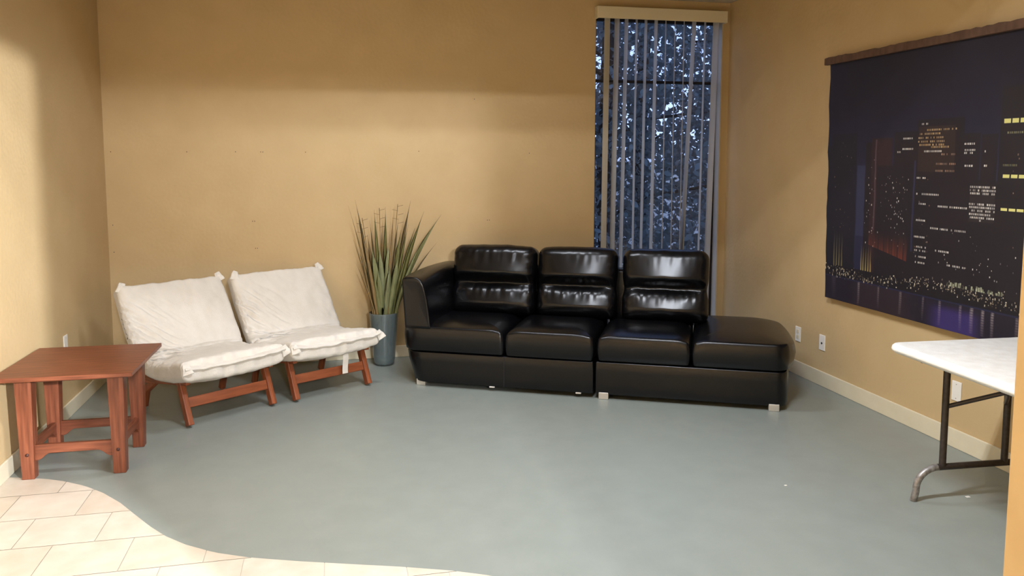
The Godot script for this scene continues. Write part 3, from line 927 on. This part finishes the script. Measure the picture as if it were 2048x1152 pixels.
# --- wall hanging
func build_hanging() -> void:
	var z0 := -5.2
	var wd := 2.3
	var y1 := 2.41
	var y0 := 0.70
	var t := thing("city_wall_hanging", "large dark printed canvas of a city skyline at night hung on the right wall", "wall art", Vector3(RIGHT, 0, z0))
	# stretcher body, left edge a little uneven
	var nz := FastNoiseLite.new()
	nz.seed = 77
	nz.frequency = 3.0
	part("backing_board", rbox(Vector3(0.04, y1 - y0 - 0.02, wd - 0.05), 0.004, Vector3i(1, 20, 10), 1, func(p): return p + Vector3(-0.024, (y0 + y1) / 2, wd / 2)), M.canvas_edge, t)
	var m := StandardMaterial3D.new()
	m.albedo_texture = city_print()
	m.roughness = 0.55
	# the printed cloth: a thin sheet with a wavy border, front towards -x
	var v := PackedVector3Array()
	var uv := PackedVector2Array()
	var f := PackedInt32Array()
	var nu := 30
	var nv := 26
	for side in 2:
		for j in nv + 1:
			for i in nu + 1:
				var a := float(i) / nu
				var b := float(j) / nv
				var wave := 0.012 * nz.get_noise_2d(b * 2.2, 1.0) * (1.0 - smoothstep(0.0, 0.08, a))
				var lift := 0.006 * nz.get_noise_2d(a * 3.0, b * 3.0)
				var slant := lerpf(-0.012, 0.03, b) * (1.0 - smoothstep(0.0, 0.3, a))
				v.append(Vector3((-0.05 if side == 0 else -0.0465) + lift, y1 - b * (y1 - y0) - 0.008 * b * (1.0 - a) , a * wd + wave + slant))
				uv.append(Vector2(a, b))
	var half := (nu + 1) * (nv + 1)
	for j in nv:
		for i in nu:
			var p := j * (nu + 1) + i
			f.append_array([p, p + nu + 1, p + nu + 2, p, p + nu + 2, p + 1])
			var p2 := p + half
			f.append_array([p2, p2 + nu + 2, p2 + nu + 1, p2, p2 + 1, p2 + nu + 2])
	for j in nv:
		var p := j * (nu + 1)
		f.append_array([p, p + half, p + nu + 1, p + nu + 1, p + half, p + half + nu + 1])
		p += nu
		f.append_array([p, p + nu + 1, p + half, p + nu + 1, p + half + nu + 1, p + half])
	part("printed_canvas", mk(v, f, uv), m, t)
	part("top_rail", rbox(Vector3(0.03, 0.05, wd + 0.03), 0.004, Vector3i(1, 2, 60), 1, func(p):
		var rag := 0.008 * nz.get_noise_2d(p.z * 6.0, 40.0)
		return Vector3(p.x - 0.062, p.y + y1 - 0.012 + (rag if p.y > 0 else 0.0), p.z + wd / 2 - 0.03)), M.rail, t)

func city_print() -> ImageTexture:
	var W := 1840
	var H := 1368
	var im := Image.create(W, H, false, Image.FORMAT_RGB8)
	var r := RandomNumberGenerator.new()
	r.seed = 909
	for y in H:
		var b := float(y) / H
		var c := rgb(22, 19, 36).lerp(rgb(33, 33, 58), smoothstep(0.1, 0.6, b))
		im.fill_rect(Rect2i(0, y, W, 1), c)
	var px := func(a: float, b: float, c: float, d: float, col: Color):
		im.fill_rect(Rect2i(int(a * W), int(b * H), maxi(1, int((c - a) * W)), maxi(1, int((d - b) * H))), col)
	# towers of the skyline: left, top, right, colour
	var towers := [[0.0, 0.36, 0.02, 0], [0.02, 0.31, 0.145, 0], [0.185, 0.35, 0.262, 1], [0.212, 0.335, 0.3, 2], [0.239, 0.44, 0.375, 1], [0.306, 0.315, 0.398, 1], [0.395, 0.275, 0.56, 3], [0.553, 0.33, 0.612, 1], [0.615, 0.335, 0.664, 1], [0.577, 0.485, 0.675, 3], [0.668, 0.19, 0.79, 3], [0.448, 0.46, 0.585, 1], [0.79, 0.4, 0.87, 1], [0.85, 0.3, 0.93, 3], [0.92, 0.45, 1.0, 1]]
	var tc := [rgb(25, 23, 32), rgb(29, 22, 28), rgb(44, 27, 30), rgb(27, 21, 27)]
	for q in towers:
		px.call(q[0], q[1], q[2], 0.9, tc[q[3]])
	px.call(0.148, 0.44, 0.185, 0.72, rgb(44, 46, 72))
	px.call(0.388, 0.42, 0.395, 0.75, rgb(38, 38, 62))
	px.call(0.228, 0.34, 0.234, 0.69, rgb(74, 56, 62))
	px.call(0.4, 0.3, 0.53, 0.46, rgb(44, 31, 29))
	px.call(0.586, 0.5, 0.664, 0.62, rgb(38, 32, 34))
	# floors of lit windows: a0, b, a1 (in shares of the print), tone
	var rows := [[0.41, 0.291, 0.436, 1], [0.431, 0.313, 0.534, 0], [0.404, 0.326, 0.477, 0], [0.399, 0.34, 0.486, 0], [0.398, 0.353, 0.495, 0], [0.399, 0.365, 0.489, 0], [0.447, 0.373, 0.51, 0], [0.422, 0.387, 0.483, 1], [0.484, 0.398, 0.533, 3], [0.468, 0.431, 0.535, 3], [0.467, 0.455, 0.534, 3], [0.399, 0.482, 0.438, 1], [0.402, 0.539, 0.48, 1], [0.413, 0.574, 0.439, 1], [0.481, 0.578, 0.579, 1], [0.458, 0.656, 0.58, 1], [0.405, 0.633, 0.442, 1], [0.4, 0.693, 0.441, 1], [0.406, 0.729, 0.443, 1], [0.403, 0.742, 0.444, 1], [0.408, 0.764, 0.445, 1], [0.409, 0.785, 0.446, 1], [0.48, 0.733, 0.532, 1], [0.522, 0.778, 0.583, 1], [0.561, 0.365, 0.594, 1], [0.563, 0.385, 0.595, 1], [0.562, 0.395, 0.595, 1], [0.566, 0.437, 0.591, 1], [0.626, 0.39, 0.635, 1], [0.625, 0.436, 0.634, 1], [0.586, 0.506, 0.662, 1], [0.586, 0.517, 0.662, 1], [0.587, 0.527, 0.663, 1], [0.585, 0.562, 0.662, 1], [0.586, 0.572, 0.662, 1], [0.587, 0.583, 0.663, 1], [0.587, 0.595, 0.652, 1], [0.591, 0.606, 0.661, 1], [0.604, 0.615, 0.623, 1], [0.689, 0.333, 0.734, 4], [0.681, 0.434, 0.77, 4], [0.334, 0.34, 0.379, 1], [0.34, 0.378, 0.381, 1], [0.32, 0.389, 0.334, 1], [0.86, 0.42, 0.92, 1], [0.8, 0.6, 0.86, 1], [0.86, 0.62, 0.92, 1], [0.93, 0.6, 0.98, 1]]
	var tones := [rgb(176, 148, 104), rgb(205, 200, 190), rgb(196, 190, 110), rgb(140, 112, 92), rgb(120, 118, 84)]
	for q in rows:
		var a: float = q[0]
		while a < q[2]:
			var wv := r.randf_range(0.0025, 0.0055)
			if r.randf() < 0.86:
				px.call(a, q[1] - 0.0032, a + wv, q[1] + 0.0035, tones[q[3]].lerp(tc[1], r.randf_range(0.0, 0.35)))
			a += wv + 0.0018
	for q in [[0.678, 0.29, 0.304], [0.683, 0.463, 0.474], [0.682, 0.568, 0.577]]:
		var a: float = q[0]
		while a < 0.785:
			px.call(a, q[1], a + 0.019, q[2], rgb(206, 200, 122))
			a += 0.0225
	# scattered lit windows: region a0, b0, a1, b1, count, tone
	for q in [[0.252, 0.47, 0.368, 0.63, 46, 1], [0.03, 0.45, 0.14, 0.7, 16, 3], [0.188, 0.4, 0.235, 0.75, 24, 1], [0.24, 0.63, 0.37, 0.74, 16, 1], [0.48, 0.66, 0.64, 0.8, 16, 1], [0.6, 0.68, 0.77, 0.84, 14, 1], [0.7, 0.25, 0.78, 0.7, 14, 3], [0.4, 0.45, 0.45, 0.8, 18, 3], [0.8, 0.45, 1.0, 0.8, 60, 1], [0.02, 0.32, 0.14, 0.45, 8, 3]]:
		for i in q[4]:
			var a := r.randf_range(q[0], q[2])
			var b := r.randf_range(q[1], q[3])
			var s := r.randf_range(0.0016, 0.0034)
			px.call(a, b, a + s, b + s * 2.0, tones[q[5]].lerp(tc[1], r.randf_range(0.0, 0.6)))
	# floodlit fronts: red-orange block, two yellow colonnades
	for y in range(int(0.69 * H), int(0.8 * H)):
		for x in range(int(0.208 * W), int(0.375 * W)):
			var b := (float(y) / H - 0.69) / 0.11
			if float(x) / W * 0.25 + 0.675 > float(y) / H - 0.02:
				var n := 0.5 + 0.5 * sin(x * 0.21) * sin(x * 0.083)
				im.set_pixel(x, y, im.get_pixel(x, y).lerp(rgb(168, 70, 38), clampf(b * (0.25 + 0.5 * n), 0, 0.8)))
	for q in [[0.04, 0.7, 0.085, 0.865, 0.6], [0.178, 0.75, 0.225, 0.872, 0.9]]:
		var a: float = q[0]
		while a < q[2]:
			for y in range(int(q[1] * H), int(q[3] * H)):
				var b: float = (float(y) / H - q[1]) / (q[3] - q[1])
				for x in range(int(a * W), int((a + 0.006) * W)):
					im.set_pixel(x, y, im.get_pixel(x, y).lerp(rgb(178, 160, 92), b * q[4]))
			a += r.randf_range(0.009, 0.014)
	# quay, trees and boats
	px.call(0.0, 0.855, 1.0, 0.9, rgb(24, 19, 24))
	for i in 520:
		var a := r.randf()
		var b := 0.868 + 0.018 * sin(a * 9.0) + r.randfn(0.0, 0.012)
		var s := r.randf_range(0.0012, 0.0042)
		px.call(a, b, a + s, b + s * r.randf_range(0.8, 2.6), rgb(212, 202, 176).lerp(rgb(70, 58, 44), r.randf()))
	for i in 60:
		var a := r.randf_range(0.52, 0.7)
		px.call(a, 0.838 + r.randf_range(-0.008, 0.01), a + 0.005, 0.848, rgb(176, 180, 152).lerp(rgb(60, 56, 44), r.randf()))
	# water with streaked reflections
	for y in range(int(0.905 * H), H):
		for x in W:
			var a := float(x) / W
			var b := (float(y) / H - 0.905) / 0.095
			var c := rgb(30, 24, 36)
			c = c.lerp(rgb(58, 44, 106), 0.85 * smoothstep(0.44, 0.52, a) * (1.0 - smoothstep(0.6, 0.66, a)) * smoothstep(0.0, 0.4, b))
			c = c.lerp(rgb(52, 38, 42), 0.6 * smoothstep(0.1, 0.2, a) * (1.0 - smoothstep(0.35, 0.45, a)))
			im.set_pixel(x, y, c)
	for q in [[0.03, 0.03, 0.25], [0.165, 0.014, 0.7], [0.26, 0.012, 0.5], [0.35, 0.014, 0.55], [0.44, 0.01, 0.5], [0.5, 0.012, 0.6], [0.57, 0.012, 0.6], [0.605, 0.015, 0.8], [0.64, 0.014, 0.85], [0.67, 0.013, 0.85], [0.74, 0.012, 0.6], [0.82, 0.014, 0.7], [0.9, 0.014, 0.7]]:
		for y in range(int(0.905 * H), int(0.99 * H)):
			var b := (float(y) / H - 0.905) / 0.085
			for x in range(int(q[0] * W), int((q[0] + q[1]) * W)):
				var e := sin(PI * (float(x) / W - q[0]) / q[1])
				im.set_pixel(x, y, im.get_pixel(x, y).lerp(rgb(168, 156, 150), clampf(e * q[2] * (1.0 - b * 0.75) * (0.75 + 0.25 * sin(y * 0.55)), 0, 1)))
	return ImageTexture.create_from_image(im)

# --- wall plates
func plate(at: Vector3, side: float, kind: String, label: String) -> void:
	var t := thing("wall_plate", label, "wall plate", at, 0, "white wall plates")
	part("cover", rbox(Vector3(0.007, 0.118, 0.072), 0.003, Vector3i.ONE, 2), M.plate, t, Vector3(-side * 0.0035, 0, 0))
	if kind == "jack":
		part("jack", lathe([[0.008, 0.0], [0.008, 0.004], [0.004, 0.006]], 12), M.dark, t, Vector3(-side * 0.006, -0.004, 0)).rotation.z = side * PI / 2
	elif kind == "socket":
		for dy in [-0.022, 0.022]:
			part("socket_face", rbox(Vector3(0.004, 0.03, 0.032), 0.0015, Vector3i.ONE, 1), M.baseboard, t, Vector3(-side * 0.0075, dy, 0))
		part("screw", lathe([[0.0035, 0.0], [0.0035, 0.002]], 8), M.foot_metal, t, Vector3(-side * 0.0065, 0, 0)).rotation.z = side * PI / 2
	elif kind == "blank":
		for dy in [-0.042, 0.042]:
			part("screw", lathe([[0.0035, 0.0], [0.0035, 0.002]], 8), M.foot_metal, t, Vector3(-side * 0.0065, dy, 0)).rotation.z = side * PI / 2

# --- outside
func build_outside() -> void:
	var g := single("lawn", boxes([[-8, 18, -3.7, -3.5, -20, BACK - 0.3]]), M.lawn, "dim lawn on the slope below the tall window", "lawn")
	g.set_meta("kind", "structure")
	var trees := [
		[Vector3(4.3, -3.5, -12.2), Vector3(3.4, 3.9, 1.1), 5.3, 28500, 0.056, 0, "nearer leafy tree outside the window behind the blind"],
		[Vector3(6.6, -3.5, -16.5), Vector3(5.4, 4.9, 1.4), 5.6, 18500, 0.08, 0, "taller broad leafy tree further out behind the nearer tree"]]
	for k in trees.size():
		var q: Array = trees[k]
		var t := thing("garden_tree", q[6], "tree", q[0], 0, "trees outside the window")
		var c := Vector3(0, q[2], 0)
		part("trunk", tube(PackedVector3Array([Vector3(0, 0, 0), Vector3(0.08, 2.2, 0.03), Vector3(-0.06, 4.6, 0), Vector3(0.05, q[2] + q[1].y * 0.7, 0.02)]), 0.13, 10), M.bark, t)
		for i in 9:
			var y := 2.4 + i * 0.62
			var a := i * 2.4
			part("branch", tube(PackedVector3Array([Vector3(0.02, y, 0), Vector3(cos(a) * 0.9, y + 0.35, sin(a) * 0.4), Vector3(cos(a) * q[1].x * 0.8, y + 0.55, sin(a) * q[1].z * 0.7)]), 0.028, 6), M.bark, t)
		var lm := leaf_mesh()
		var mm := MultiMesh.new()
		mm.transform_format = MultiMesh.TRANSFORM_3D
		mm.mesh = lm
		mm.instance_count = q[3]
		rng.seed = 500 + k
		var nz := FastNoiseLite.new()
		nz.seed = 600 + k
		nz.frequency = 0.8
		var n := 0
		while n < q[3]:
			var p := Vector3(rng.randf_range(-1, 1), rng.randf_range(-1, 1), rng.randf_range(-1, 1))
			if pow(p.x, 4) + pow(p.y, 4) + pow(p.z, 4) > 1.0 + 0.3 * nz.get_noise_3dv(p * 3.0):
				continue
			var w: Vector3 = c + p * q[1]
			if w.y < 0.05 or nz.get_noise_3dv(w * 1.6) < -0.12:
				continue
			var s: float = q[4] * rng.randf_range(0.7, 1.5)
			var bs := Basis.from_euler(Vector3(rng.randf_range(-1.2, 1.2), rng.randf_range(0, TAU), rng.randf_range(-1.2, 1.2))).scaled_local(Vector3.ONE * s)
			mm.set_instance_transform(n, Transform3D(bs, w))
			n += 1
		var mi := MultiMeshInstance3D.new()
		mi.name = "foliage"
		mi.multimesh = mm
		mi.material_override = M.foliage[q[5]]
		mi.set_meta("kind", "stuff")
		t.add_child(mi, true)

func leaf_mesh() -> ArrayMesh:
	# a pointed leaf folded along its rib, unit length about 2
	var v := PackedVector3Array([Vector3(0, 0, 1), Vector3(0.55, 0.12, 0.15), Vector3(0.4, 0.1, -0.55), Vector3(0, 0.05, -1), Vector3(-0.4, 0.1, -0.55), Vector3(-0.55, 0.12, 0.15), Vector3(0, 0, 0)])
	var f := PackedInt32Array()
	for i in 6:
		f.append_array([6, i, (i + 1) % 6])
	return mk(v, f)

# ------------------------------------------------------------------ main
const T1 := [0.12, 1.32, -5.36, -4.74]      # openings of the two ceiling fittings: x0, x1, z0, z1
const T2 := [0.45, 1.65, -3.06, -2.44]

func _ready() -> void:
	rng.seed = 4711
	noise.seed = 5
	# camera: 1.7 m above the floor, looking a little down and to the right; lens shifted (the frame is a crop)
	var cam := Camera3D.new()
	cam.name = "camera"
	add_child(cam)
	cam.position = Vector3(0, 1.7, 0)
	cam.rotation = Vector3(deg_to_rad(-5.533), deg_to_rad(-12.623), 0)
	var near := 0.05
	cam.set_frustum(near * 1152.0 / 1600.0, Vector2(0, -near * 103.0 / 1600.0), near, 200.0)
	cam.current = true
	# dusk sky
	var we := WorldEnvironment.new()
	we.name = "environment"
	var env := Environment.new()
	var sm := ProceduralSkyMaterial.new()
	sm.sky_top_color = Color(0.55, 0.66, 0.92)
	sm.sky_horizon_color = Color(0.68, 0.77, 0.96)
	sm.ground_bottom_color = Color(0.62, 0.71, 0.9)
	sm.ground_horizon_color = Color(0.66, 0.75, 0.94)
	sm.sky_energy_multiplier = 1.8
	var sky := Sky.new()
	sky.sky_material = sm
	env.background_mode = Environment.BG_SKY
	env.sky = sky
	env.tonemap_mode = Environment.TONE_MAPPER_LINEAR
	env.tonemap_exposure = 1.06
	env.sdfgi_enabled = true
	env.ssao_enabled = true
	env.ssil_enabled = true
	we.environment = env
	add_child(we)
	make_materials()
	# ceiling lamps of the room, and of the hall behind the camera
	troffer(T1[0], T1[1], T1[2], T1[3], [-5.09, -4.99], 2.45, "recessed ceiling troffer over the open floor before the sofa")
	troffer(T2[0], T2[1], T2[2], T2[3], [-2.80, -2.70], 7.9, "recessed ceiling troffer over the edge of the tiled floor")
	spot_head(Vector3(3.645, 2.93, 3.5), Vector3(-1.74, 1.5, -4.7), 150.0, 19.0, "metal spot lamp under the hall ceiling turned to the left wall")
	globe(Vector3(0.8, 2.91, 3.5), 29.0, "white globe ceiling lamp in the hall opposite the opening")
	build_room()
	build_window()
	build_sofa()
	build_chair(Vector3(-0.672, 0, -5.445), 35.82, "white slipcovered wooden lounge chair standing next to the cherry end table", 101, false)
	build_chair(Vector3(-0.02, 0, -5.835), 31.06, "white slipcovered wooden lounge chair standing next to the glass vase", 202, true)
	build_end_table()
	build_folding_table()
	build_hanging()
	build_vase()
	plate(Vector3(RIGHT, 0.325, -5.57), 1.0, "socket", "white wall plate low on the right wall hard by the chaise end")
	plate(Vector3(RIGHT, 0.328, -5.25), 1.0, "jack", "white wall plate with a round jack low on the right wall")
	plate(Vector3(RIGHT, 0.338, -3.92), 1.0, "blank", "blank white wall plate seen between the legs of the folding table")
	plate(Vector3(LEFT, 0.49, -5.68), -1.0, "blank", "white wall plate on the left wall just above the end table")
	build_outside()
